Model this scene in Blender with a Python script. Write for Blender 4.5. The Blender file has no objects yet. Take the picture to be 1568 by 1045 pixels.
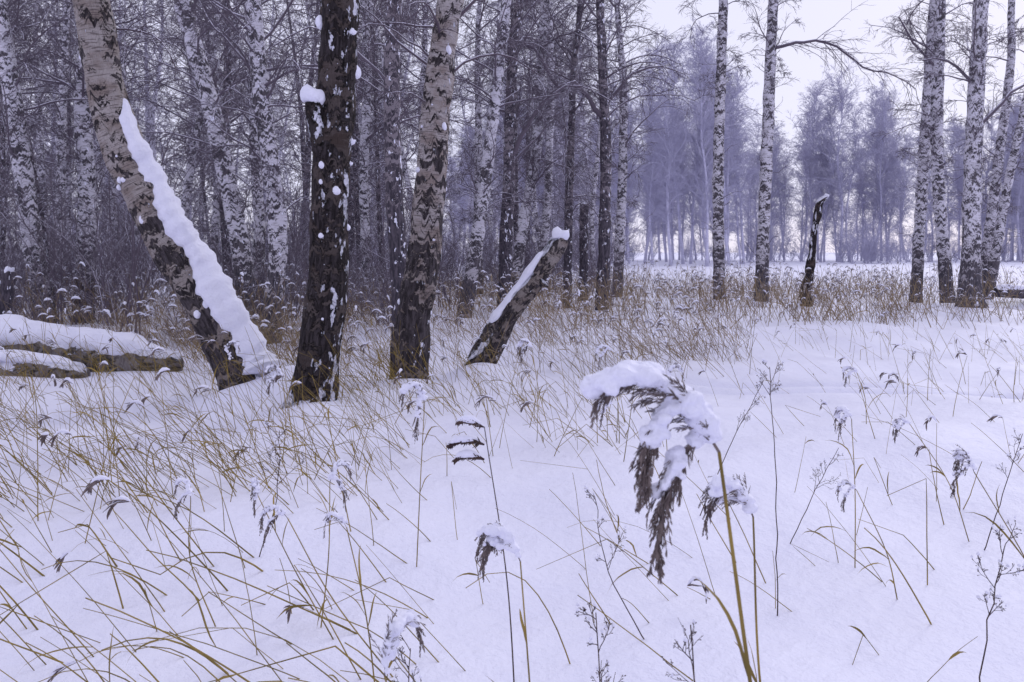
import bpy, math, numpy as np
from mathutils import Vector
R = np.random.default_rng(7)
sc = bpy.context.scene
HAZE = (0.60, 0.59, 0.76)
# ------------------------------------------------------------------ ground height
wv = [(R.uniform(0,6.28), 2*math.pi/l, a, R.uniform(0,6.28)) for l,a in
      [(0.9,.005),(1.3,.009),(1.9,.016),(2.6,.020),(3.7,.028),(5.2,.028),(8,.03),(12,.03),(1.1,.007),(2.2,.018)]]
MOUNDS = [(-2.12,7.72,.24,.36),(-2.62,7.45,.09,.3),(-1.72,6.75,.07,.32),(-1.05,8.0,.08,.35),(-.35,8.95,.08,.35),(-1.6,7.15,.06,.5),(-1.0,8.4,.07,.6),(-.3,9.3,.10,.5),(-5.5,9.5,.15,1.2),(-5.2,8.1,.08,.7),(10.9,19,.12,1.),
          (5.5,21.3,.1,.7),(6.6,21,.1,.7),(7.1,19,.15,.6),(-3.9,8.7,.1,.7),(.9,10.5,.1,.9),(12.5,20,.15,1.1)]
def G(x, y):
    x = np.asarray(x, float); y = np.asarray(y, float)
    z = np.zeros(np.broadcast(x,y).shape)
    for a,k,A,p in wv:
        z = z + A*np.sin(k*(x*math.cos(a)+y*math.sin(a))+p + .8*np.sin(.7*x+.4*y+p))
    for mx,my,A,s in MOUNDS:
        z = z + A*np.exp(-((x-mx)**2+(y-my)**2)/(s*s))
    # old ski track crossing the clearing
    for off in (0,.42):
        yc = 9.35-.42*x+.012*x*x+off+.05*np.sin(x*1.7)
        z = z - .11*np.exp(-((y-yc)/.12)**2)*np.clip((x-.8)/1.5,0,1)
    return z
# ------------------------------------------------------------------ mesh builder
class MB:
    def __init__(s): s.v=[];s.f=[];s.m=[];s.b=[];s.n=0
    def add(s,v,f,mat,bk=None):
        v=v.reshape(-1,3); s.v.append(v); s.f.append(f+s.n); s.m.append(np.full(len(f),mat,np.int32))
        s.b.append(bk.reshape(-1,3) if bk is not None else v.copy()); s.n+=len(v)
    def mesh(s,name,mats,smooth=True):
        v=np.concatenate(s.v).astype(np.float32); f=np.concatenate(s.f).astype(np.int32)
        me=bpy.data.meshes.new(name)
        me.vertices.add(len(v)); me.vertices.foreach_set('co',v.ravel())
        me.loops.add(f.size); me.loops.foreach_set('vertex_index',f.ravel())
        me.polygons.add(len(f)); me.polygons.foreach_set('loop_start',np.arange(len(f),dtype=np.int32)*4)
        me.polygons.foreach_set('loop_total',np.full(len(f),4,np.int32))
        for m in mats: me.materials.append(m)
        me.polygons.foreach_set('material_index',np.concatenate(s.m))
        me.polygons.foreach_set('use_smooth',np.full(len(f),smooth))
        at=me.attributes.new('bk','FLOAT_VECTOR','POINT')
        at.data.foreach_set('vector',np.concatenate(s.b).astype(np.float32).ravel())
        me.update(calc_edges=True)
        return me
    def obj(s,name,mats,loc=(0,0,0),parent=None):
        ob=bpy.data.objects.new(name,s.mesh(name,mats)); ob.location=loc
        sc.collection.objects.link(ob)
        if parent: ob.parent=parent
        return ob
def nrm(a): return a/np.maximum(np.linalg.norm(a,axis=-1,keepdims=True),1e-9)
def tubes(mb,pts,rad,sides,mat,wx=1.,wz=1.,disp=0,rng=None,flip=None):
    N,P,_=pts.shape
    t=np.empty_like(pts); t[:,1:-1]=pts[:,2:]-pts[:,:-2]; t[:,0]=pts[:,1]-pts[:,0]; t[:,-1]=pts[:,-1]-pts[:,-2]; t=nrm(t)
    mt=nrm(pts[:,-1]-pts[:,0]); ref=np.where(np.abs(mt[:,2:3])>.9,np.array([[0,1.,0]]),np.array([[0,0,1.]]))[:,None,:]
    sd=nrm(np.cross(t,np.broadcast_to(ref,t.shape))); up=np.cross(sd,t)
    a=np.arange(sides)/sides*2*math.pi+.5
    rr=rad[:,:,None]*np.ones(sides)
    L=np.concatenate([np.zeros((N,1)),np.cumsum(np.linalg.norm(np.diff(pts,axis=1),axis=2),axis=1)],1)
    if disp:
        rg=rng or R
        nz=np.zeros((N,P,sides))
        for k in range(9):
            fa=rg.integers(1,5); fl=rg.uniform(1.5,14)
            nz+=np.sin(fa*a[None,None,:]+fl*L[:,:,None]+rg.uniform(0,6.28)+1.2*np.sin(fl*.37*L[:,:,None]+k))/ (1+.15*fl)
        nz+=rg.normal(0,.25,nz.shape)
        rr=rr*(1+disp*nz)
    v=pts[:,:,None,:]+rr[...,None]*(np.cos(a)[:,None]*wx*sd[:,:,None,:]+np.sin(a)[:,None]*wz*up[:,:,None,:])
    bk=np.stack([np.broadcast_to(np.cos(a),rr.shape)*rad[:,:1,None],np.broadcast_to(np.sin(a),rr.shape)*rad[:,:1,None],np.broadcast_to(L[:,:,None],rr.shape)],-1)
    i=np.arange(N)[:,None,None]*P*sides+np.arange(P-1)[None,:,None]*sides
    j=np.arange(sides)[None,None,:]; j2=(j+1)%sides
    f=np.stack([i+j,i+j2,i+j2+sides,i+j+sides],-1).reshape(-1,4)
    mb.add(v,f,mat,bk)
def ribbons(mb,pts,w,mat,rng=None):
    rng=rng or R
    N,P,_=pts.shape
    t=nrm(pts[:,-1]-pts[:,0])
    s=nrm(np.cross(t,rng.normal(0,1,(N,3)))) [:,None,:]
    v=np.stack([pts-s*w[:,:,None],pts+s*w[:,:,None]],2)
    i=np.arange(N)[:,None]*P*2+np.arange(P-1)[None,:]*2
    f=np.stack([i,i+1,i+3,i+2],-1).reshape(-1,4)
    mb.add(v,f,mat)
def grow(rng,st,d,L,P,droop=0.,wob=.15):
    N=len(st); pts=np.empty((N,P,3)); pts[:,0]=st; d=nrm(d); h=(L/(P-1))[:,None]
    dr=np.broadcast_to(np.asarray(droop,float),(N,))
    for k in range(1,P):
        pts[:,k]=pts[:,k-1]+d*h
        d=d+rng.normal(0,wob,(N,3)); d[:,2]-=dr*k/P; d=nrm(d)
    return pts
def kids(rng,pts,L,n,tmin,ang,fac,tmax=1.):
    N,P,_=pts.shape; idx=np.repeat(np.arange(N),n); t=rng.uniform(tmin,tmax,len(idx)); q=t*(P-1); k=np.minimum(q.astype(int),P-2); fr=(q-k)[:,None]
    a=pts[idx,k]; b=pts[idx,k+1]; st=a*(1-fr)+b*fr; tg=nrm(b-a)
    pp=nrm(np.cross(tg,rng.normal(0,1,(len(idx),3)))); an=ang*rng.uniform(.6,1.3,len(idx))[:,None]
    d=tg*np.cos(an)+pp*np.sin(an)
    return st,d,L[idx]*fac*(1-.55*t)*rng.uniform(.5,1.3,len(idx))
def taper(r0,P,e=.35):
    return np.asarray(r0)[:,None]*(1-(1-e)*np.linspace(0,1,P))[None,:]
def catmull(c,step):
    c=np.asarray(c,float); c=np.vstack([2*c[0]-c[1],c,2*c[-1]-c[-2]]); out=[]
    for i in range(1,len(c)-2):
        p0,p1,p2,p3=c[i-1:i+3]; n=max(2,int(np.linalg.norm((p2-p1)[:3])/step))
        for t in np.arange(n)/n:
            out.append(.5*((2*p1)+(-p0+p2)*t+(2*p0-5*p1+4*p2-p3)*t*t+(-p0+3*p1-3*p2+p3)*t**3))
    out.append(c[-2]); return np.array(out)
# ------------------------------------------------------------------ materials
def newmat(name):
    m=bpy.data.materials.new(name); m.use_nodes=True; nt=m.node_tree; b=nt.nodes['Principled BSDF']
    b.inputs['Specular IOR Level'].default_value=.12; b.inputs['Roughness'].default_value=.85
    return m,nt,b
class NT:
    def __init__(s,nt): s.nt=nt
    def n(s,t,**k):
        x=s.nt.nodes.new(t)
        for a,b in k.items(): setattr(x,a,b)
        return x
    def l(s,a,b): s.nt.links.new(a,b)
    def math(s,op,a,b=None,c=None):
        x=s.n('ShaderNodeMath',operation=op)
        for i,v in enumerate((a,b,c)):
            if v is None: continue
            if isinstance(v,(int,float)): x.inputs[i].default_value=v
            else: s.l(v,x.inputs[i])
        return x.outputs[0]
    def vm(s,op,a,b):
        x=s.n('ShaderNodeVectorMath',operation=op); s.l(a,x.inputs[0])
        if isinstance(b,tuple): x.inputs[1].default_value=b
        else: s.l(b,x.inputs[1])
        return x.outputs[0]
    def noise(s,vec,scale,detail=3,rough=.55,dist=0):
        x=s.n('ShaderNodeTexNoise'); x.inputs['Scale'].default_value=scale; x.inputs['Detail'].default_value=detail
        x.inputs['Roughness'].default_value=rough; x.inputs['Distortion'].default_value=dist
        s.l(vec,x.inputs['Vector']); return x.outputs['Fac']
    def mr(s,v,a,b,c=0.,d=1.):
        x=s.n('ShaderNodeMapRange'); x.interpolation_type='SMOOTHSTEP'
        for i,q in enumerate((v,a,b,c,d)):
            if isinstance(q,(int,float)): x.inputs[i].default_value=q
            else: s.l(q,x.inputs[i])
        return x.outputs[0]
    def mix(s,f,a,b):
        x=s.n('ShaderNodeMix',data_type='RGBA')
        if isinstance(f,(int,float)): x.inputs[0].default_value=f
        else: s.l(f,x.inputs[0])
        for i,q in ((6,a),(7,b)):
            if isinstance(q,tuple): x.inputs[i].default_value=(*q[:3],1)
            else: s.l(q,x.inputs[i])
        return x.outputs[2]
    def bump(s,h,st,dist,b):
        x=s.n('ShaderNodeBump'); x.inputs['Strength'].default_value=st; x.inputs['Distance'].default_value=dist
        s.l(h,x.inputs['Height']); s.l(x.outputs[0],b.inputs['Normal'])
SNOWC=(.80,.80,.92)
def hz(c,h): return tuple(c[i]*(1-h)+HAZE[i]*h for i in range(3))  # aerial haze painted into the base colour, in place of a fog volume
def bark(name,white=(.60,.565,.60),dark=(.03,.025,.028),amt=.3,low=2.0,haze=0.,snow=.5,rough=1.,patch=.0,lowk=.2,lowc=(.15,.12,.11),bump=True,fz=8.,psc=(13.,13.,8.)):
    """amt: how much of the stem the dark scars cover"""
    m,nt,b=newmat(name); g=NT(nt); D=6 if bump else 3
    at=g.n('ShaderNodeAttribute',attribute_name='bk'); rnd=g.n('ShaderNodeObjectInfo').outputs['Random']
    off=g.n('ShaderNodeCombineXYZ'); o=g.math('MULTIPLY',rnd,61.); [g.l(o,off.inputs[i]) for i in range(3)]
    B0=g.vm('ADD',at.outputs['Vector'],off.outputs[0])
    sep=g.n('ShaderNodeSeparateXYZ'); g.l(at.outputs['Vector'],sep.inputs[0]); s=sep.outputs[2]
    lowf=g.mr(s,0.,low,1.,0.)
    wob=g.n('ShaderNodeCombineXYZ'); g.l(g.math('MULTIPLY',g.noise(g.vm('MULTIPLY',B0,(9.,9.,1.5)),1.,2,.6),.30),wob.inputs[2])
    B=g.vm('ADD',B0,wob.outputs[0])
    n1=g.noise(g.vm('MULTIPLY',B,(4.5,4.5,17.)),1.,D,.68,.2)
    n1b=g.noise(g.vm('MULTIPLY',B,(2.2,2.2,5.)),1.,3,.6,.3)
    bl=g.math('ADD',g.math('MULTIPLY',n1,.66),g.math('MULTIPLY',n1b,.34))
    th=g.math('ADD',bl,g.math('MULTIPLY',lowf,lowk))
    c=.5+(.5-amt)*.35
    mask=g.mr(th,c,c+.02)
    fine=g.noise(g.vm('MULTIPLY',B0,(26.,26.,fz)),1.,D-1,.65)
    w2=(white[0]*.62,white[1]*.56,white[2]*.52)
    if bump:
        tone=g.noise(g.vm('MULTIPLY',B0,(2.5,2.5,5.)),1.,5,.65)
        colw=g.mix(g.mr(tone,.38,.66),hz(white,haze),hz(w2,haze))
        len_=g.mr(g.noise(g.vm('MULTIPLY',B0,(5.,5.,75.)),1.,3,.6),.52,.62)
        colw=g.mix(g.math('MULTIPLY',len_,.75),colw,hz((.12,.095,.095),haze))
    else:
        len_=g.mr(g.noise(g.vm('MULTIPLY',B0,(6.,6.,60.)),1.,1,.5),.54,.64)
        colw=g.mix(g.math('MULTIPLY',len_,.5),hz(white,haze),hz((.16,.14,.15),haze))
    colw=g.mix(g.math('MULTIPLY',lowf,.75),colw,hz(lowc,haze))
    cold=g.mix(g.mr(fine,.38,.66),hz(dark,haze),hz(tuple(x*3.2+.012 for x in dark),haze))
    col=g.mix(mask,colw,cold)
    geo=g.n('ShaderNodeNewGeometry'); sn=g.n('ShaderNodeSeparateXYZ'); g.l(geo.outputs['Normal'],sn.inputs[0])
    pn=g.noise(g.vm('MULTIPLY',B0,psc),1.,D-1,.62)
    sv=g.math('ADD',sn.outputs[2],g.math('MULTIPLY',g.math('SUBTRACT',pn,.5),1.2))
    smask=g.mr(sv,.55-snow*.3,.65-snow*.3)
    if patch>0:
        pv=g.math('ADD',pn,g.math('MULTIPLY',sn.outputs[0],.04))
        p2=g.mr(pv,.72-patch*.1,.735-patch*.1); smask=g.math('MAXIMUM',smask,p2)
    col=g.mix(smask,col,hz(SNOWC,haze))
    g.l(col,b.inputs['Base Color'])
    if bump:
        hgt=g.math('ADD',g.math('MULTIPLY',mask,-.5),g.math('ADD',g.math('MULTIPLY',fine,1.3),g.math('MULTIPLY',smask,1.2)))
        g.bump(hgt,.9*rough,.03,b)
    return m
def twig(name,c=(.11,.085,.105),haze=0.,snow=.36):
    m,nt,b=newmat(name); g=NT(nt)
    geo=g.n('ShaderNodeNewGeometry'); sn=g.n('ShaderNodeSeparateXYZ'); g.l(geo.outputs['Normal'],sn.inputs[0])
    f=g.mr(sn.outputs[2],.80-snow,1.1-snow)
    g.l(g.mix(f,hz(c,haze),hz((.76,.75,.88),haze)),b.inputs['Base Color'])
    return m
def snowmat(name,ground=False):
    m,nt,b=newmat(name); g=NT(nt); tc=g.n('ShaderNodeTexCoord').outputs['Object']
    n1=g.noise(tc,1.3 if ground else 6.,3); n2=g.noise(tc,22.,3,.65)
    g.l(g.mix(g.mr(n1,.3,.7),(.785,.785,.915),(.825,.825,.945)),b.inputs['Base Color'])
    b.inputs['Roughness'].default_value=.6
    h=g.math('ADD',g.math('MULTIPLY',n1,3.8 if ground else 1.2),g.math('MULTIPLY',n2,.55 if ground else .8))
    g.bump(h,.75,.03,b)
    return m
def plain(name,a,bb,scale=5.,snow=0.):
    m,nt,b=newmat(name); g=NT(nt); tc=g.n('ShaderNodeTexCoord').outputs['Object']
    col=g.mix(g.mr(g.noise(tc,scale,1),.35,.65),a,bb)
    if snow:
        geo=g.n('ShaderNodeNewGeometry'); sn=g.n('ShaderNodeSeparateXYZ'); g.l(geo.outputs['Normal'],sn.inputs[0])
        sv=g.math('ADD',sn.outputs[2],g.math('MULTIPLY',g.math('SUBTRACT',g.noise(tc,14.,1),.5),1.5))
        col=g.mix(g.mr(sv,1.-snow,1.15-snow),col,(.76,.76,.88))
    g.l(col,b.inputs['Base Color']); return m
M_snow=snowmat('snow'); M_gsnow=snowmat('ground_snow',True)
M_b_near=bark('birch_bark',white=(.52,.475,.48),amt=.46,low=3.0,patch=.5,rough=1.3,lowk=.08,lowc=(.16,.125,.11))
M_b_lean=bark('birch_bark_grey',white=(.45,.405,.395),amt=.40,low=2.8,patch=.25,rough=1.4,lowk=.08,lowc=(.14,.11,.10))
M_b_dark=bark('dark_bark',white=(.11,.09,.088),dark=(.02,.016,.018),amt=.55,low=1.,patch=1.3,snow=.9,rough=1.8,lowk=.0,lowc=(.05,.04,.038),fz=5.,psc=(9.,9.,6.))
M_b_mid=bark('birch_bark_mid',white=(.64,.62,.69),amt=.49,low=2.2,haze=.05,patch=.25,lowk=.10,bump=False)
M_b_middk=bark('dark_bark_mid',white=(.22,.19,.21),dark=(.025,.02,.025),amt=.6,low=3.,haze=.04,patch=.8,bump=False)
M_b_far=bark('birch_bark_far',white=(.66,.64,.74),amt=.42,low=1.5,haze=.25,patch=.2,bump=False)  # farther bark and twigs paled by haze mixed into their colour
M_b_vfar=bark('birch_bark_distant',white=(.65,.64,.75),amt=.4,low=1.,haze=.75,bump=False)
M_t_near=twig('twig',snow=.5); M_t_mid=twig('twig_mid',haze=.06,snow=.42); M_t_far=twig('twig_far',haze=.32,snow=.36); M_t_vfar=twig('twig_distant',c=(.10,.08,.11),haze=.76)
M_log=bark('old_log_bark',white=(.27,.25,.25),dark=(.05,.042,.035),amt=.44,low=.01,patch=.3,snow=.3)
M_reed=plain('dry_reed',(.30,.215,.065),(.17,.125,.04),6.)
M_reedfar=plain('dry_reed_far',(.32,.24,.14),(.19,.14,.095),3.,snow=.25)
M_plume=plain('reed_plume',(.11,.085,.085),(.20,.16,.15),40.,snow=.42)
M_weed=plain('weed_stem',(.05,.032,.035),(.09,.06,.05),20.,snow=.15)
# ------------------------------------------------------------------ ground
def axis(lo,a,b,hi,st,g):
    mid=list(np.arange(a,b,st)); up=[];x=b;s=st
    while x<hi: up.append(x); s*=g; x+=s
    up.append(hi); dn=[];x=a;s=st
    while x>lo: s*=g; x-=s; dn.append(max(x,lo))
    return np.array(sorted(set(dn+mid+up)))
xs=axis(-500,-7,7,500,.05,1.06); ys=axis(-60,1.2,12,900,.05,1.05)
X,Y=np.meshgrid(xs,ys); Z=G(X,Y)
mb=MB(); nx,ny=len(xs),len(ys); i=(np.arange(ny-1)[:,None]*nx+np.arange(nx-1)[None,:])
mb.add(np.stack([X,Y,Z],-1),np.stack([i,i+1,i+nx+1,i+nx],-1).reshape(-1,4),0)
mb.obj('snow_ground',[M_gsnow])
# ------------------------------------------------------------------ trees
def branches(mb,rng,P,starts,dirs,L,dens=(9,7),r1=.012,mat=1,tw=.0045,droop=.35,lo=False):
    p1=grow(rng,starts,dirs,L,8,droop*rng.uniform(.2,1.4,len(L)),.16)
    tubes(mb,p1,taper(r1*.5+.009*L,8,.3),5,mat)
    s,d,l=kids(rng,p1,L,dens[0],.15,.8,.55)
    p2=grow(rng,s,d,l,5,droop*1.2,.2); tubes(mb,p2,taper(tw*1.0+.004*l,5,.5),3,mat)
    s,d,l3=kids(rng,p2,l,dens[1],.1,.7,.62); l3=np.maximum(l3,.12)
    p3=grow(rng,s,d,l3,4,droop*1.5,.22); tubes(mb,p3,taper(np.full(len(l3),tw),4,.5),3,mat)
def make_tree(ctrl,H,b0,nb,rng,sides=12,step=.2,zfull=9.,Lmax=2.4,dens=(9,7),disp=.05,tw=.0045,extra=(),low=0,droop=.35,elr=(.15,1.0),oval=False):
    c=[list(q) for q in ctrl]
    d=np.array(c[-1][:3])-np.array(c[-2][:3]); d/=np.linalg.norm(d); z=c[-1][2]; r0=c[-1][3]; z0=z
    while z<H:
        d=d*.8+np.array([rng.normal(0,.06),rng.normal(0,.06),.25]); d/=np.linalg.norm(d)
        p=np.array(c[-1][:3])+d*1.6; z=p[2]; c.append([*p,max(.012,r0*(1-(z-z0)/(H-z0+.01)))])
    path=catmull(c,step); mb=MB()
    tubes(mb,path[None,:,:3],path[None,:,3],sides,0,disp=disp,rng=rng)
    zz=path[:,2]
    def at(h): return np.stack([np.interp(h,zz,path[:,k]) for k in range(4)],-1)
    n1=nb; h=np.concatenate([rng.uniform(b0,min(zfull,H-.5),n1), rng.uniform(min(zfull,H-.6),H-.3,max(4,nb//3))]) if H>zfull else rng.uniform(b0,H-.3,n1)
    q=at(h); az=rng.uniform(0,6.28,len(h)); el=rng.uniform(*elr,len(h)); 
    prof=np.clip(.45+(h-b0)/5.,.3,1)*np.clip((H-h)/4,.15,1)
    if oval:
        u=np.clip((h-b0)/(H-b0),0,1); prof=.35+.65*np.sin(math.pi*np.clip(u*.8+.15,0,1))
    L=Lmax*prof*rng.uniform(.4,1.15,len(h))
    dd=np.stack([np.cos(az)*np.cos(el),np.sin(az)*np.cos(el),np.sin(el)],-1)
    branches(mb,rng,8,q[:,:3],dd,L,dens,tw=tw,droop=droop)
    if low:
        h=rng.uniform(.8,b0+1.5,low); q=at(h); az=rng.uniform(0,6.28,low); el=rng.uniform(-.2,.9,low)
        dd=np.stack([np.cos(az)*np.cos(el),np.sin(az)*np.cos(el),np.sin(el)],-1)
        p1=grow(rng,q[:,:3],dd,rng.uniform(.2,.8,low),5,.1,.25); tubes(mb,p1,taper(np.full(low,.01),5,.4),4,1)
        s,d2,l=kids(rng,p1,np.full(low,.5),4,.2,.7,.6); p2=grow(rng,s,d2,l,4,.3,.2); tubes(mb,p2,taper(np.full(len(l),tw),4,.5),3,1)
    for e in extra:
        ec=catmull(e,.25)[None]; ec[0,1:-1,:3]+=rng.normal(0,.02,(ec.shape[1]-2,3))
        tubes(mb,ec[:,:,:3],ec[:,:,3],6,1)
        LL=np.array([np.linalg.norm(ec[0,-1,:3]-ec[0,0,:3])])
        s,d2,l=kids(rng,ec[:,:,:3],LL,34,.1,.8,.4)
        p2=grow(rng,s,d2,l,6,.25,.18); tubes(mb,p2,taper(.004+.005*l,6,.4),4,1)
        s,d2,l=kids(rng,p2,l,6,.1,.7,.5); p3=grow(rng,s,d2,l,4,.4,.2); tubes(mb,p3,taper(np.full(len(l),tw),4,.5),3,1)
    return mb,path
def place(name,y,pts,H,b0,nb,mats,seed,**k):
    """pts: world (x,z,r[,dy]) from base up"""
    rng=np.random.default_rng(seed); x0=pts[0][0]; gz=float(G(x0,y))-.05
    ctrl=[(p[0]-x0,(p[3] if len(p)>3 else 0),p[1],p[2]) for p in pts]
    ex=[[(a-x0,b,c,d) for a,b,c,d in e] for e in k.pop('extra',())]
    mb,path=make_tree(ctrl,H,b0,nb,rng,extra=ex,**k)
    ob=mb.obj(name,mats,(x0,y,gz)); return ob,path
def snow_ridge(name,path,parent,w,h,off,mat=M_snow,rng=R,sides=14):
    p=path[:,:3]; t=nrm(np.gradient(p,axis=0)); up=np.array([0,0,1.])-t*t[:,2:3]; up=nrm(up)
    n=len(p); u=np.linspace(0,1,n); env=np.clip(np.minimum(u,1-u)*9,0,1)**.5
    lump=1+.12*np.sin(u*n*.35+1)+.10*np.sin(u*n*.9)+rng.normal(0,.04,n)
    pp=p+up*(path[:,3:4]*off); r=np.maximum(path[:,3]*env*lump,.004)
    m=MB(); tubes(m,pp[None],r[None],sides,0,wx=w,wz=h,disp=.06,rng=rng)
    return m.obj(name,[mat],(0,0,0),parent)
NB=[M_b_near,M_t_near]; NL=[M_b_lean,M_t_near]; ND=[M_b_dark,M_t_near]; MI=[M_b_mid,M_t_mid]; MD=[M_b_middk,M_t_mid]
near=dict(sides=40,step=.035,zfull=6,dens=(7,6),disp=.05,tw=.003)
C,pc=place('birch_tree',7.8,[(-2.56,-.1,.27),(-2.64,.12,.235),(-2.83,.54,.215),(-3.15,1.11,.205),(-3.48,1.69,.20),(-3.80,2.36,.185),(-3.99,3.03,.175),(-4.08,3.6,.17),(-4.2,4.3,.16)],12,3.2,16,NL,11,**near)
k=[i for i in range(len(pc)) if .06<pc[i,2]<2.85]
pr_=pc[:,3].copy(); sp=pc[k].copy(); t_=nrm(np.gradient(sp[:,:3],axis=0)); up_=nrm(np.array([0,0,1.])-t_*t_[:,2:3])
rs=pr_[k]; sp[:,:3]+=up_*(rs*.80)[:,None]; sp[:,1]-=.05
rad_=np.interp(sp[:,2],[.06,.3,.8,1.8,2.5,3.0],[.30,.20,.160,.145,.10,.02])
rr_=np.random.default_rng(2); u=np.arange(len(sp)); rad_=rad_*(1+.07*np.sin(u*.31)+.08*np.sin(u*.73+1)+.06*np.sin(u*1.7)+rr_.normal(0,.035,len(sp))); rad_[0]=.01; rad_[-1]=.005
sp[:,1]+=.03*np.sin(u*.23)
m=MB(); tubes(m,sp[None,:,:3],rad_[None],30,0,wx=1.,wz=.82,disp=.075,rng=rr_); m.obj('snow_cap',[M_snow],(0,0,0),C)
F,pf=place('birch_tree',7.0,[(-1.80,-.1,.24),(-1.74,.12,.205),(-1.68,.6,.18),(-1.63,1.1,.17),(-1.58,2.17,.163),(-1.53,3.04,.165),(-1.50,3.7,.16)],13,4.2,12,ND,12,**near)
m=MB(); st=catmull([(.16,-.06,2.2,.09),(.12,-.11,2.42,.085),(.095,-.14,2.62,.075),(.09,-.15,2.66,.055),(.09,-.15,2.68,.004)],.03)
tubes(m,st[None,:,:3],st[None,:,3],16,0,disp=.08); m.obj('broken_stub',[M_b_dark],(0,0,0),F)
th=np.linspace(0,math.pi,9)
def cap(parent,x,y,z,r,h,name='snow_cap'):
    m=MB(); q=np.linspace(0,math.pi,11); c=np.stack([x+.12*r*np.sin(q*2),y+0*q,z-h*np.cos(q)],-1)
    tubes(m,c[None],(r*np.sin(q)**.7+.001)[None],18,0,disp=.10); return m.obj(name,[M_snow],(0,0,0),parent)
cap(F,.085,-.15,2.70,.10,.075)
# snow clods lodged in the bark crevices
def clods(ob,path,n,seed,rmin=.015,rmax=.045,zmax=3.6):
    g=np.random.default_rng(seed); m=MB()
    for _ in range(n):
        p=path[g.integers(3,len(path))]
        if p[2]>zmax: continue
        a=g.uniform(-math.pi,0.25) if g.random()<.8 else g.uniform(0,6.28); r=g.uniform(rmin,rmax)
        c=np.array([p[0]+math.cos(a)*p[3]*.98,p[1]+math.sin(a)*p[3]*.98,p[2]]); q=np.linspace(0,math.pi,7); hh=r*g.uniform(.6,1.6)
        tubes(m,np.stack([c[0]+.2*r*np.sin(q*2+1),c[1]+0*q,c[2]-hh*np.cos(q)],-1)[None],(r*np.sin(q)+.001)[None],9,0,disp=.12,rng=g)
    m.obj('snow_clods',[M_snow],(0,0,0),ob)
clods(F,pf,60,61); clods(C,pc,40,62,.01,.035)
Gt,pg=place('birch_tree',8.3,[(-1.10,-.1,.24),(-1.08,.12,.205),(-1.01,.75,.18),(-.91,1.43,.168),(-.84,2.25,.158),(-.775,3.0,.148),(-.64,4.0,.13)],13,2.7,22,NB,13,**near)
clods(Gt,pg,55,63,.01,.035)
G2,_=place('birch_tree',11,[(-1.5,-.1,.17),(-1.52,.6,.14),(-1.55,1.27,.13),(-1.63,2.35,.12),(-1.66,3.97,.11)],12,2.,22,MD,14,sides=18,step=.08,tw=.0035,low=8)
rng=np.random.default_rng(3)
hp=catmull([(-.42,0,-.1,.19),(-.33,0,.08,.155),(-.105,.05,.46,.125),(.196,.1,.87,.115),(.45,.13,1.25,.105),(.56,.14,1.42,.10),(.60,.14,1.47,.07),(.61,.14,1.48,.005)],.05)
m=MB(); tubes(m,hp[None,:,:3],hp[None,:,3],24,0,disp=.08,rng=rng)
s2=catmull([(-.35,.05,0,.1),(-.2,.12,.2,.08),(-.15,.15,.42,.06),(-.14,.15,.46,.004)],.04); tubes(m,s2[None,:,:3],s2[None,:,3],12,0,disp=.08)
s3=catmull([(.30,.1,1.0,.05),(.36,.02,.93,.035),(.40,-.04,.9,.02),(.41,-.05,.9,.003)],.03); tubes(m,s3[None,:,:3],s3[None,:,3],10,0,disp=.08)
Hh=m.obj('broken_tree_trunk',[M_b_lean],(0,9.2,float(G(-.4,9.2))))
sp=hp[(hp[:,2]>.35)&(hp[:,2]<1.3)].copy(); snow_ridge('snow_cap',sp,Hh,.70,.42,.95)
cap(Hh,.575,.13,1.50,.105,.06,'snow_tip')
mid=dict(sides=14,step=.10)
T=[(15,[(-8.72,-.1,.21),(-8.97,1.22,.18),(-9.27,3.4,.17),(-9.6,5.6,.15)],MI),
(16,[(-9.2,-.1,.09),(-9.55,2.5,.08),(-9.88,4.1,.06)],MD),
(16,[(-8.63,-.1,.2),(-8.54,2.5,.17),(-8.63,4.5,.15)],MI),
(25,[(-14.3,-.1,.16),(-14.2,3,.14),(-14.1,6.2,.12)],MI),
(14,[(-4.66,-.1,.2),(-4.72,1,.17),(-4.87,2.03,.165),(-5.27,3.87,.16),(-5.79,5.82,.14)],MI),
(13,[(-3.98,-.1,.2),(-3.86,1.,.155),(-3.83,1.99,.15),(-4.07,3.9,.14),(-4.22,5.5,.13)],MI),
(17,[(-5.48,-.1,.15),(-5.4,2,.12),(-5.5,4,.11)],MI),
(17,[(-1.05,-.1,.17),(-.68,2.16,.14),(-.33,4.95,.12)],MI),
(18,[(-.2,-.1,.17),(-.09,2.65,.14),(.04,6.2,.12)],MD),
(20,[(.0,-.1,.16),(.26,2.0,.14),(.62,4.1,.13),(.75,6.7,.12)],MI),
(20,[(1.38,-.1,.12),(1.42,2,.10),(1.49,4.4,.09)],MD),
(19,[(2.15,-.1,.17),(2.24,3.5,.13),(2.15,6.15,.11)],MD),
(24,[(3.17,-.1,.17),(3.3,3,.14),(3.37,6,.12)],MI),
(26,[(-2.9,-.1,.15),(-2.8,3,.13),(-2.95,6,.12)],MI),
(22,[(-3.9,-.1,.15),(-4.1,3,.13),(-4.0,6,.12)],MI),
(28,[(-6.6,-.1,.17),(-6.5,3,.15),(-6.2,7,.12)],MI),
(21,[(-7.4,-.1,.14),(-7.6,3,.12),(-7.5,6,.1)],MD),
(27,[(.9,-.1,.15),(1.2,3,.13),(1.3,7,.12)],MI)]
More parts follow.
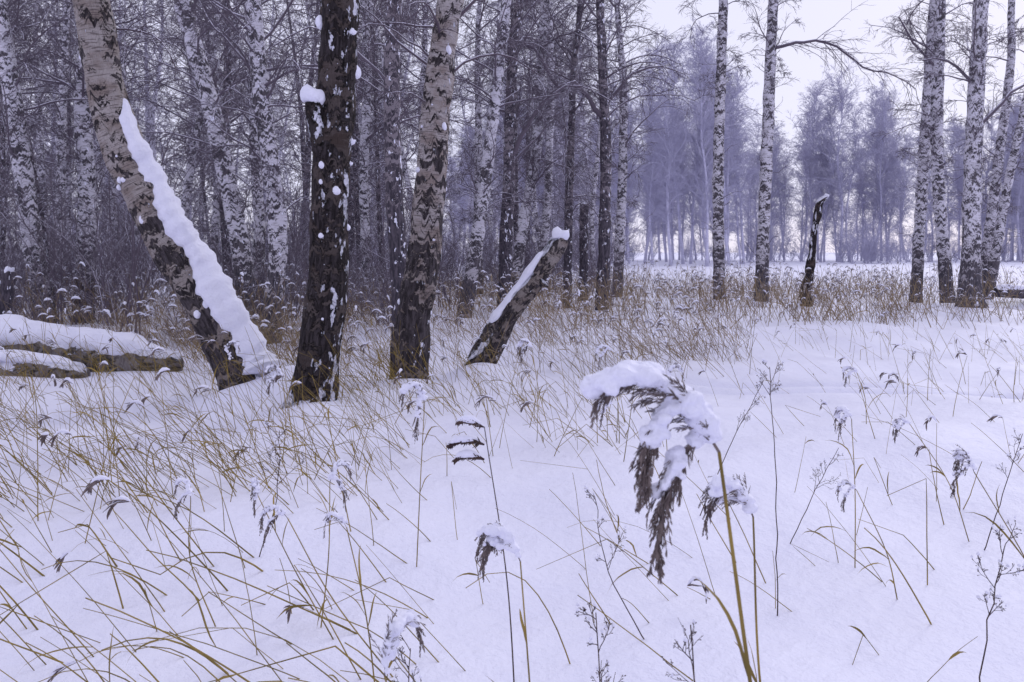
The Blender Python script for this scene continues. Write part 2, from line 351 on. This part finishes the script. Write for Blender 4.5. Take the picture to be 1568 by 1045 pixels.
EX={11:([(2.2,0,4.6,.07),(1.5,-.2,5.4,.055),(1.1,-.3,5.3,.045),(.5,-.5,6.1,.035),(-.2,-.6,6.4,.02)],[(2.2,0,4.9,.05),(2.9,.1,5.7,.035),(3.6,.1,5.9,.02),(4.1,.1,5.7,.012)]),
    8:([(-.05,0,3.6,.06),(.5,-.2,4.6,.04),(1.2,-.3,5.2,.025),(1.8,-.3,5.1,.012)],)}
for n,(y,p,mt) in enumerate(T):
    place('birch_tree',y,p,15+n%4,1.9,30,mt,100+n,low=8,zfull=1.6+.34*y+1,Lmax=2.3,extra=EX.get(n,()),**mid)
Rt=[(21.3,[(5.55,-.1,.18),(5.53,1,.15),(5.52,3.76,.145),(5.66,8.1,.12)],MI,5.5,20,()),
(21,[(6.57,-.1,.2),(6.60,1,.165),(6.73,4.2,.15),(6.9,8,.13)],MI,5.2,16,([(6.88,0,6.7,.05),(7.7,-.1,6.85,.04),(8.5,-.1,6.75,.033),(9.2,-.1,6.15,.027),(9.8,-.1,6.05,.02),(10.6,-.1,5.6,.012)],)),
(22,[(11.15,-.1,.18),(11.2,1,.15),(11.36,3.8,.145),(11.66,8.3,.12)],MI,3.5,16,()),
(21,[(11.5,-.1,.2),(11.4,1.2,.16),(11.2,4.2,.15),(11.3,8.0,.13)],MI,3.2,16,([(11.25,0,6.2,.04),(10.6,0,6.9,.03),(10.2,0,7.6,.02)],)),
(19,[(10.93,-.15,.42),(10.93,.25,.31),(10.95,.9,.225),(11,3.5,.19),(11.2,7.4,.16)],MI,3.,18,([(11.05,0,4.2,.05),(11.9,0,5.1,.035),(12.6,0,5.5,.02)],[(11.1,0,5.2,.05),(10.4,0,5.9,.03),(9.8,0,5.9,.018)])),
(23,[(13.5,-.1,.16),(13.97,3.4,.13),(14.4,6.8,.11)],MI,2.5,16,()),
(22,[(13.1,-.1,.14),(13.7,3.3,.11),(14.2,5.6,.10)],MI,2.5,16,())]
for n,(y,p,mt,b0,nb,ex) in enumerate(Rt):
    place('birch_tree',y,p,16,b0,nb,mt,200+n,low=22,zfull=10,Lmax=1.8,extra=ex,**mid)
def snag(y,pts,mat,capr=.1):
    x0=pts[0][0]; c=[(p[0]-x0,0,p[1],p[2]) for p in pts]; c.append((c[-1][0]+.01,0,c[-1][2]+.02,.005))
    pa=catmull(c,.07); m=MB(); tubes(m,pa[None,:,:3],pa[None,:,3],14,0,disp=.12,rng=np.random.default_rng(int(y*7)))
    ob=m.obj('broken_tree_trunk',[mat],(x0,y,float(G(x0,y))-.05))
    cap(ob,c[-1][0],0,c[-1][2]+.01,capr,.035)
M_snag=bark('snag_bark',white=(.08,.06,.06),dark=(.015,.012,.014),amt=.6,low=1.,patch=1.5,snow=.8,psc=(6.,6.,3.))
snag(19,[(7.00,-.1,.16),(7.04,.5,.12),(7.15,1.17,.09),(7.19,1.7,.075),(7.28,2.2,.085),(7.33,2.5,.08),(7.50,2.64,.05)],M_snag,.06)
snag(22,[(1.97,-.1,.14),(1.98,1.2,.12),(2.0,2.7,.11)],M_b_middk,.09)
snag(12.5,[(-8.0,-.1,.12),(-7.95,.6,.1),(-7.9,1.1,.08)],M_b_middk,.07)
def log(y0,c,mat,w,h,off,sides=24):
    pa=catmull(c,.07); m=MB(); tubes(m,pa[None,:,:3],pa[None,:,3],sides,0,disp=.06,rng=np.random.default_rng(5))
    ob=m.obj('fallen_log',[mat],(0,0,0)); snow_ridge('snow_cap',pa[2:-3],ob,w,h,off); return ob
log(9,[(-8.5,9.9,.27,.28),(-7.2,9.6,.27,.28),(-6.,9.3,.26,.28),(-4.9,9.05,.22,.25),(-4.1,8.9,.16,.20),(-3.75,8.85,.13,.14),(-3.65,8.84,.12,.01)],M_log,.95,.62,.72)
log(9,[(-8,8.9,.09,.23),(-6.4,8.65,.12,.23),(-5.3,8.5,.10,.21),(-4.6,8.45,.06,.15),(-4.5,8.45,.05,.01)],M_log,.7,.25,.88)
log(20,[(11.9,19.6,.42,.01),(11.92,19.6,.42,.13),(12.6,19.8,.38,.15),(13.6,20.2,.30,.17),(15,20.6,.22,.18)],M_b_middk,.9,.6,.7,14)
# ------------------------------------------------------------------ forest masses
def variant(seed,H,b0,nb,mats,tw,Lmax,dens,r=.15,sides=8,lean=.25,**kw):
    rng=np.random.default_rng(seed); a,b=rng.normal(0,lean,2)
    mb,_=make_tree([(0,0,-.2,r*1.25),(a*.1,b*.1,.8,r),(a,b,3,r*.92),(a*1.5+rng.normal(0,.15),b*1.5,6,r*.8)],H,b0,nb,rng,sides=sides,step=.35,zfull=H,Lmax=Lmax,dens=dens,disp=.03,tw=tw,low=8,**kw)
    return mb.mesh('birch_variant',mats)
def mass(name,meshes,locs,rng,smin=.85,smax=1.2,tilt=.05):
    e=bpy.data.objects.new(name,None); sc.collection.objects.link(e)
    for n,(x,y) in enumerate(locs):
        o=bpy.data.objects.new('tree_part',meshes[n%len(meshes)]); sc.collection.objects.link(o); o.parent=e
        o.location=(x,y,float(G(x,y))-.05); s=rng.uniform(smin,smax); o.scale=(s,s,s); o.rotation_euler=(rng.normal(0,tilt),rng.normal(0,tilt),rng.uniform(0,6.28))
rg=np.random.default_rng(21)
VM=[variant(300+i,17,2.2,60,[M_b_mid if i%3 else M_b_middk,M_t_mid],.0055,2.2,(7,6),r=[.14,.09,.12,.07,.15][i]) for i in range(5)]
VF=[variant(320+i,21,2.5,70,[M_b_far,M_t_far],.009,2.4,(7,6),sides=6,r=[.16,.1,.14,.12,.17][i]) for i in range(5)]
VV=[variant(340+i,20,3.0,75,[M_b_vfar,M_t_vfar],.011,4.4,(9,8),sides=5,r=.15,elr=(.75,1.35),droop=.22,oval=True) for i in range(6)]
def scat(n,y0,y1,b0,b1,mind=1.,p=1.):
    out=[]
    while len(out)<n:
        y=y0+(y1-y0)*rg.random()**p; x=rg.uniform(b0,b1)*y
        if all((x-a)**2+(y-b)**2>mind**2 for a,b in out): out.append((x,y))
    return out
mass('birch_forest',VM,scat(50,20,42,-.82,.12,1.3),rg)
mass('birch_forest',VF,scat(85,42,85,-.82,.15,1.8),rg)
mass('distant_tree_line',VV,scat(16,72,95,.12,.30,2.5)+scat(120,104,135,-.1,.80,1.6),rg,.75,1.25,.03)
def shrub(seed,H,mats,tw,nst=9):
    rng=np.random.default_rng(seed); m=MB(); az=rng.uniform(0,6.28,nst); el=rng.uniform(.9,1.5,nst)
    d=np.stack([np.cos(az)*np.cos(el),np.sin(az)*np.cos(el),np.sin(el)],-1); L=H*rng.uniform(.5,1.1,nst)
    p=grow(rng,np.stack([rng.normal(0,.15,nst),rng.normal(0,.15,nst),np.full(nst,-.05)],-1),d,L,9,.05,.1); tubes(m,p,taper(.005+.0035*L,9,.3),5,0)
    s,d,l=kids(rng,p,L,11,.1,.6,.4); p2=grow(rng,s,d,l,5,.1,.2); tubes(m,p2,taper(np.full(len(l),tw*1.3),5,.5),3,0)
    s,d,l=kids(rng,p2,l,5,.1,.7,.5); p3=grow(rng,s,d,np.maximum(l,.1),4,.2,.22); tubes(m,p3,taper(np.full(len(l),tw),4,.5),3,0)
    return m.mesh('shrub',mats)
SH=[shrub(400+i,[2.2,3.,3.8,2.6][i],[M_t_mid],.004) for i in range(4)]
SF=[shrub(410+i,4.5,[M_t_far],.009,10) for i in range(3)]
SV=[shrub(420+i,6,[M_t_vfar],.014,10) for i in range(3)]
mass('forest_undergrowth',SH,scat(80,12.5,26,-.8,-.13,.8)+scat(16,19,30,-.13,.13,.8),rg,.5,1.1)
mass('forest_undergrowth',SF,scat(80,27,60,-.8,.13,1.),rg,.6,1.2)
mass('distant_shrubs',SV,scat(80,100,115,-.1,.80,1.)+scat(14,92,98,.40,.50,.8),rg,.5,1.1)
# ------------------------------------------------------------------ reeds
def reed_field(name,locs,hmin,hmax,mats,seed,r=.0022,lean=(-1.,-.25),leanamt=.55,plume=.3,leaves=1,kink=.18,psize=.13,snowr=.008,pn=9,curve=.06,arch=0.):
    rng=np.random.default_rng(seed); n=len(locs); x,y=np.array(locs).T; z=G(x,y)-.03
    h=rng.uniform(hmin,hmax,n); d=np.stack([lean[0]*leanamt+rng.normal(0,.48,n),lean[1]*leanamt+rng.normal(0,.42,n),np.full(n,1.)],-1)
    m=MB(); P=9; cv=curve*rng.uniform(-.3,2,n)+(rng.random(n)<arch)*rng.uniform(.2,.5,n); p=grow(rng,np.stack([x,y,z],-1),d,h,P,cv,.02)
    kk=np.where(rng.random(n)<kink)[0]
    for q in kk:
        j=rng.integers(3,7); a=p[q,j]; v=p[q,j:]-a; L=np.linalg.norm(v,axis=1); dn=nrm(np.array([rng.normal(-.4,.7),rng.normal(0,.7),rng.uniform(-.7,.3)])); p[q,j:]=a+L[:,None]*dn
    p[:,:,2]=np.maximum(p[:,:,2],G(p[:,:,0],p[:,:,1])-.03)
    tubes(m,p,taper(r*rng.uniform(.5,1.3,n),P,.5),4,0)
    if leaves:
        s,dd,l=kids(rng,p,h,leaves,.15,.5,.4,.9); keep=rng.random(len(l))<.4; s,dd,l=s[keep],dd[keep],l[keep]
        lp=grow(rng,s,dd,l,7,.5,.1); w=np.sin(np.linspace(.35,math.pi,7))[None,:]*(r*1.5)*np.ones((len(l),1)); ribbons(m,lp,w,0,rng)
    sel=np.where((rng.random(n)<plume)&~np.isin(np.arange(n),kk))[0]
    if len(sel):
        tip=p[sel,-1]; tg=nrm(p[sel,-1]-p[sel,-2]); az=rng.normal(math.pi,1.,len(sel))
        bend=np.stack([np.cos(az),np.sin(az)*.7,np.zeros(len(sel))],-1)
        ra=grow(rng,tip,tg*.8+bend*.8,np.full(len(sel),psize)*rng.uniform(.6,1.3,len(sel)),6,1.7,.05)
        LL=np.full(len(sel),psize)
        s,dd,l=kids(rng,ra,LL,pn,0.,.3,.6,.95); dd[:,2]-=.4
        q=grow(rng,s,dd,np.maximum(l,psize*.25),4,.6,.1); tubes(m,q,np.array([[.5,1.1,.9,.25]])*psize*.034*np.ones((len(l),1)),4,1)
        c=ra[:,:5]+np.array([0,0,snowr*.6]); pr=np.array([.15,.8,1.,.7,.15])[None,:]*snowr*rng.uniform(.1,1.2,(len(sel),1)); tubes(m,c,pr,7,2)
    return m.obj(name,mats)
def dens(n,y0,y1,b0,b1,f=None,p=1.):
    out=[]
    while len(out)<n:
        y=y0+(y1-y0)*rg.random()**p; x=rg.uniform(b0,b1)*y
        c=.5+.5*math.sin(1.3*x+.8*math.sin(.9*y)+2)*math.sin(1.1*y+.7*math.sin(1.6*x))
        if rg.random()<.15+.85*c**1.5 and (f is None or rg.random()<f(x,y)): out.append((x,y))
    return out
RM=[M_reed,M_plume,M_snow]; RF=[M_reedfar,M_plume,M_snow]
reed_field('dry_reeds',dens(780,3.7,9,-.70,-.12,p=.8),.35,.95,RM,31,plume=.10,leanamt=.6,r=.0025,arch=.12,snowr=.010)
reed_field('dry_reeds',dens(280,3.4,9,-.2,.16,p=.7),.3,.85,RM,32,plume=.10,r=.0024,arch=.1,snowr=.010)
reed_field('dry_reeds',dens(240,4.,13,.12,.68,p=.6),.3,.75,RM,33,plume=.24,psize=.11,snowr=.010)
reed_field('dry_reeds',dens(80,2.4,3.9,-.70,.6),.25,.75,RM,34,plume=.06,leanamt=.8,r=.0028,arch=.2,snowr=.010)
reed_field('dry_reeds',dens(46,2.1,3.6,-.70,-.05),.4,.95,RM,44,plume=.05,leanamt=.9,r=.0032,arch=.25,snowr=.010)
reed_field('reed_bed',dens(1250,9,14,-.5,.30),.5,1.1,RF,35,r=.003,plume=.25,psize=.14,snowr=.012,pn=6)
reed_field('reed_bed',dens(3900,14,30,-.22,.66,f=lambda x,y: 1. if x/y<.5 else .5),.5,1.15,RF,36,r=.005,leanamt=.2,plume=.40,psize=.17,snowr=.012,pn=6)
reed_field('reed_bed',dens(1700,10,22,-.72,-.2),.5,1.2,RF,37,r=.004,leanamt=.2,plume=.40,psize=.18,snowr=.020,pn=6)
# ------------------------------------------------------------------ individual reeds with drooping snowy plumes
def reed(tip,base,size,bend,seed,snow=1.,r=.0035,n=26,tassels=1,down=.5,drp=.75,tl=1.,sfrac=.8,tsn=.75,tfr=.75):
    rng=np.random.default_rng(seed); b=np.array([base[0],base[1],float(G(*base))-.03]); t=np.array(tip,float)
    mid=(b+t)/2+np.array([.03*rng.normal(),.03*rng.normal(),.02]); m=MB()
    pa=catmull([b,mid,t],.04)[None]; tubes(m,pa,taper(np.array([r]),pa.shape[1],.6),8,0)
    s,dd,l=kids(rng,pa,np.array([.5]),3,.2,.4,.6,.8); lp=grow(rng,s,dd,l,8,.5,.08); ribbons(m,lp,np.sin(np.linspace(.35,math.pi,8))[None,:]*r*1.4*np.ones((len(l),1)),0,rng)
    tg=nrm(pa[0,-1]-pa[0,-3]); bd=np.array(bend,float)
    ra=grow(rng,t[None],(tg+bd*.55)[None],np.array([size*1.45]),14,drp,.02)
    arcs=[ra]; tubes(m,ra,taper(np.array([r*.55]),14,.3),6,1)
    for q in range(tassels-1):
        k0=[2,5,8][q%3]; rb=grow(rng,ra[:,k0],nrm(ra[:,k0+1]-ra[:,k0])*.7+rng.normal(0,.10,3)*np.array([1,1,.3])+np.array([0,0,-down]),np.array([size*[1.15,.8,.6][q%3]*tl]),12,.7,.03); arcs.append(rb); tubes(m,rb,taper(np.array([r*.45]),12,.3),6,1)
    for ra_ in arcs:
        sz=size
        s,d2,l=kids(rng,ra_,np.array([sz]),n,.06,.34,.50,.99); d2[:,2]-=.22; l=np.maximum(l,sz*.14)
        p2=grow(rng,s,d2,l,6,.45,.06); tubes(m,p2,taper(np.full(len(l),sz*.007),6,.5),4,1)
        s,d3,l3=kids(rng,p2,l,16,.0,.4,.32); d3[:,2]-=.2; p3=grow(rng,s,d3,np.maximum(l3,sz*.05),3,.4,.1)
        tubes(m,p3,np.array([[.3,1.,.15]])*sz*.0085*np.ones((len(l3),1)),4,1)
    ob=m.obj('common_reed',[M_reed,M_plume,M_snow])
    ms=MB()
    for qa,ra_ in enumerate(arcs):
        P=ra_.shape[1]; a=ra_[0,1:max(4,int(P*(sfrac if qa==0 else sfrac*tfr)))]; nn=max(10,len(a)*3); ii=np.linspace(0,len(a)-1,nn); c=np.stack([np.interp(ii,np.arange(len(a)),a[:,k]) for k in range(3)],-1)
        for e in c:
            rr=size*rng.uniform(.045,.105)*snow*(1. if qa==0 else tsn)
            e=e+np.array([rng.normal(0,size*.04),rng.normal(0,size*.07),rr*.40])
            cc=np.stack([e[0]+0*th,e[1]+0*th,e[2]-rr*.8*np.cos(th)],-1); tubes(ms,cc[None],(rr*np.sin(th)+1e-4)[None],10,0)
    so=ms.obj('snow_cap',[M_snow],(0,0,0),ob)
    md=so.modifiers.new('r','REMESH'); md.mode='VOXEL'; md.voxel_size=size*.018; md.use_smooth_shade=True
    s_=so.modifiers.new('s','SMOOTH'); s_.iterations=4; s_.factor=.6
    tx=bpy.data.textures.new('lumps','CLOUDS'); tx.noise_scale=size*.10
    dm=so.modifiers.new('d','DISPLACE'); dm.texture=tx; dm.strength=size*.06; dm.mid_level=.5
    return ob
reed((.325,1.25,1.085),(.49,1.22),.180,(-1.,-.05,.15),51,snow=1.38,r=.0045,n=60,tassels=3,down=.85,drp=.46,tl=1.0,sfrac=.95,tsn=.66,tfr=.75)
reed((.545,1.8,.80),(.62,1.75),.125,(-.7,.1,.0),52,n=30,tassels=3,snow=1.15)
reed((.02,1.9,.66),(.07,1.85),.125,(-.8,.1,.1),53,n=30,tassels=3,r=.0028,snow=1.15)
PL=[(-.384,3.5,.735,.15),(-.686,3.0,.53,.11),(-.733,2.6,.53,.11),(-.54,2.6,.50,.10),(1.62,3.8,.60,.13),(2.0,4.,.53,.10),(1.74,3.,.57,.12),(1.385,3.2,.44,.09),
(.575,4.5,.53,.12),(.967,5.,.60,.14),(.15,6.,.67,.16),(-.957,3.,.48,.10),(-1.21,3.,.47,.10),(-.24,1.5,.60,.13),(-1.5,5.2,.58,.14),(-2.3,6.4,.58,.16),(.8,6.4,.60,.15),(2.6,6.,.48,.12)]
for n,(x,y,z,s) in enumerate(PL):
    q=np.random.default_rng(600+n); sgn=-1 if q.random()<.65 else 1
    reed((x,y,z),(x+q.uniform(-.05,.4),y+q.uniform(-.15,.15)),s,(sgn*.6,q.normal(0,.3),.0),700+n,snow=q.uniform(.75,1.1),r=.0026,n=20,tassels=1+int(q.random()<.75)+int(q.random()<.4),drp=1.0,down=.8)
# ------------------------------------------------------------------ dark branching weeds
def weed(x,y,h,seed,lean=(0,0),nb=9,bl=.16,r=.0026,tmin=.55,umb=True):
    rng=np.random.default_rng(seed); m=MB(); b=np.array([x,y,float(G(x,y))-.03])
    t=b+np.array([lean[0],lean[1],h]); pa=catmull([b,(b+t)/2+np.array([.02*rng.normal(),0,0]),t],.05)[None]; pa[0,1:-1]+=rng.normal(0,.0025,(pa.shape[1]-2,3))
    tubes(m,pa,taper(np.array([r]),pa.shape[1],.5),6,0)
    L=np.full(1,bl/.5); s,d,l=kids(rng,pa,L,nb,tmin,.75,.8); p1=grow(rng,s,d,l,6,-.08,.14); tubes(m,p1,taper(np.full(len(l),r*.5),6,.5),5,0)
    s,d,l=kids(rng,p1,l,5,.25,.7,.5); p2=grow(rng,s,d,l,4,.0,.18); tubes(m,p2,taper(np.full(len(l),r*.33),4,.6),4,0)
    s,d,l=kids(rng,p2,l,4,.3,.8,.45); p3=grow(rng,s,d,l,3,.1,.2); tubes(m,p3,np.array([[.25,.3,1.]])*r*.55*np.ones((len(l),1)),4,0)
    e=p2[rng.random(len(p2))<.5,-1]
    if len(e):
        cc=np.stack([np.stack([e[:,0],e[:,1],e[:,2]+.003+k*.003],-1) for k in range(4)],1); tubes(m,cc,np.array([[.1,1.,.85,.1]])*.0045*rng.uniform(.5,1.3,(len(e),1)),7,1)
    return m.obj('dried_weed',[M_weed,M_snow])
weed(1.065,3.2,1.03,81,(-.03,0),6,.10,tmin=.85); weed(.34,1.65,.68,82,(.03,0),12,.12,tmin=.3); weed(.30,1.9,.62,83,(-.1,0),9,.09)
weed(1.33,2.25,.62,84,(.06,0),8,.10); weed(.62,1.62,.42,85,(-.02,0),9,.09,tmin=.4); weed(-.33,2.2,.42,87,(.05,0),7,.1)
weed(.98,4.2,.75,88,(.35,0),5,.12,tmin=.6); weed(1.35,3.9,.5,89,(.25,0),6,.1); weed(-1.15,3.6,.6,90,(.1,0),7,.12); weed(2.3,3.9,.6,91,(.2,0),6,.12); weed(.5,2.9,.55,92,(-.2,0),6,.1)
def curled(x,y,h,seed):
    rng=np.random.default_rng(seed); m=MB(); b=np.array([x+.1,y,float(G(x,y))-.03]); t=np.array([x,y,h]); pa=catmull([b,(b+t)/2+np.array([.02,0,0]),t],.05)[None]; tubes(m,pa,taper(np.array([.003]),pa.shape[1],.5),6,0)
    for zz,L in ((0.,.09),(-.055,.12),(-.10,.10)):
        st=t+np.array([0,0,zz]); ra=grow(rng,st[None],np.array([[-1,.1,.35]]),np.array([L]),9,.36,.05); tubes(m,ra,np.interp(np.linspace(0,1,9),[0,.3,1],[.002,.008,.006])[None],7,0,disp=.2)
        s,d,l=kids(rng,ra,np.array([L]),90,.1,.9,.22); p=grow(rng,s,d,np.maximum(l,.012),3,.4,.1); tubes(m,p,np.array([[.5,1,.2]])*.0024*np.ones((len(l),1)),3,0)
        tubes(m,ra[:,1:]+np.array([0,0,.008]),np.sin(np.linspace(.25,3.0,8))[None]*.012,9,1,disp=.16)
    m.obj('dried_goldenrod',[M_weed,M_snow])
curled(-.085,2.45,.86,95)
# ------------------------------------------------------------------ world, sun, camera
w=bpy.data.worlds.new('World'); sc.world=w; w.use_nodes=True; nt=w.node_tree; bg=nt.nodes['Background']
sky=nt.nodes.new('ShaderNodeTexSky'); sky.sky_type='NISHITA'; sky.sun_disc=False; sky.sun_elevation=math.radians(28); sky.sun_rotation=math.radians(40)
mx=nt.nodes.new('ShaderNodeMix'); mx.data_type='RGBA'; mx.inputs[0].default_value=.90; mx.inputs[7].default_value=(7.8,7.7,9.6,1)
nt.links.new(sky.outputs[0],mx.inputs[6]); nt.links.new(mx.outputs[2],bg.inputs[0]); bg.inputs[1].default_value=.110
sl=bpy.data.lights.new('sun','SUN'); sl.energy=.9; sl.angle=math.radians(16); sl.color=(1,.98,.98)
so=bpy.data.objects.new('sun',sl); sc.collection.objects.link(so)
az=math.radians(40); el=math.radians(28); dv=Vector((math.sin(az)*math.cos(el),math.cos(az)*math.cos(el),math.sin(el))); so.rotation_euler=dv.to_track_quat('Z','Y').to_euler()
cam=bpy.data.cameras.new('camera'); co=bpy.data.objects.new('camera',cam); sc.collection.objects.link(co); sc.camera=co
co.location=(0,0,1.4); co.rotation_euler=(math.radians(90),0,0); cam.lens=28; cam.sensor_width=36; cam.shift_y=-.0875; cam.clip_start=.05; cam.clip_end=3000
cam.dof.use_dof=True; cam.dof.focus_distance=5.; cam.dof.aperture_fstop=9
sc.view_settings.view_transform='Standard'; sc.view_settings.look='None'; sc.view_settings.exposure=0
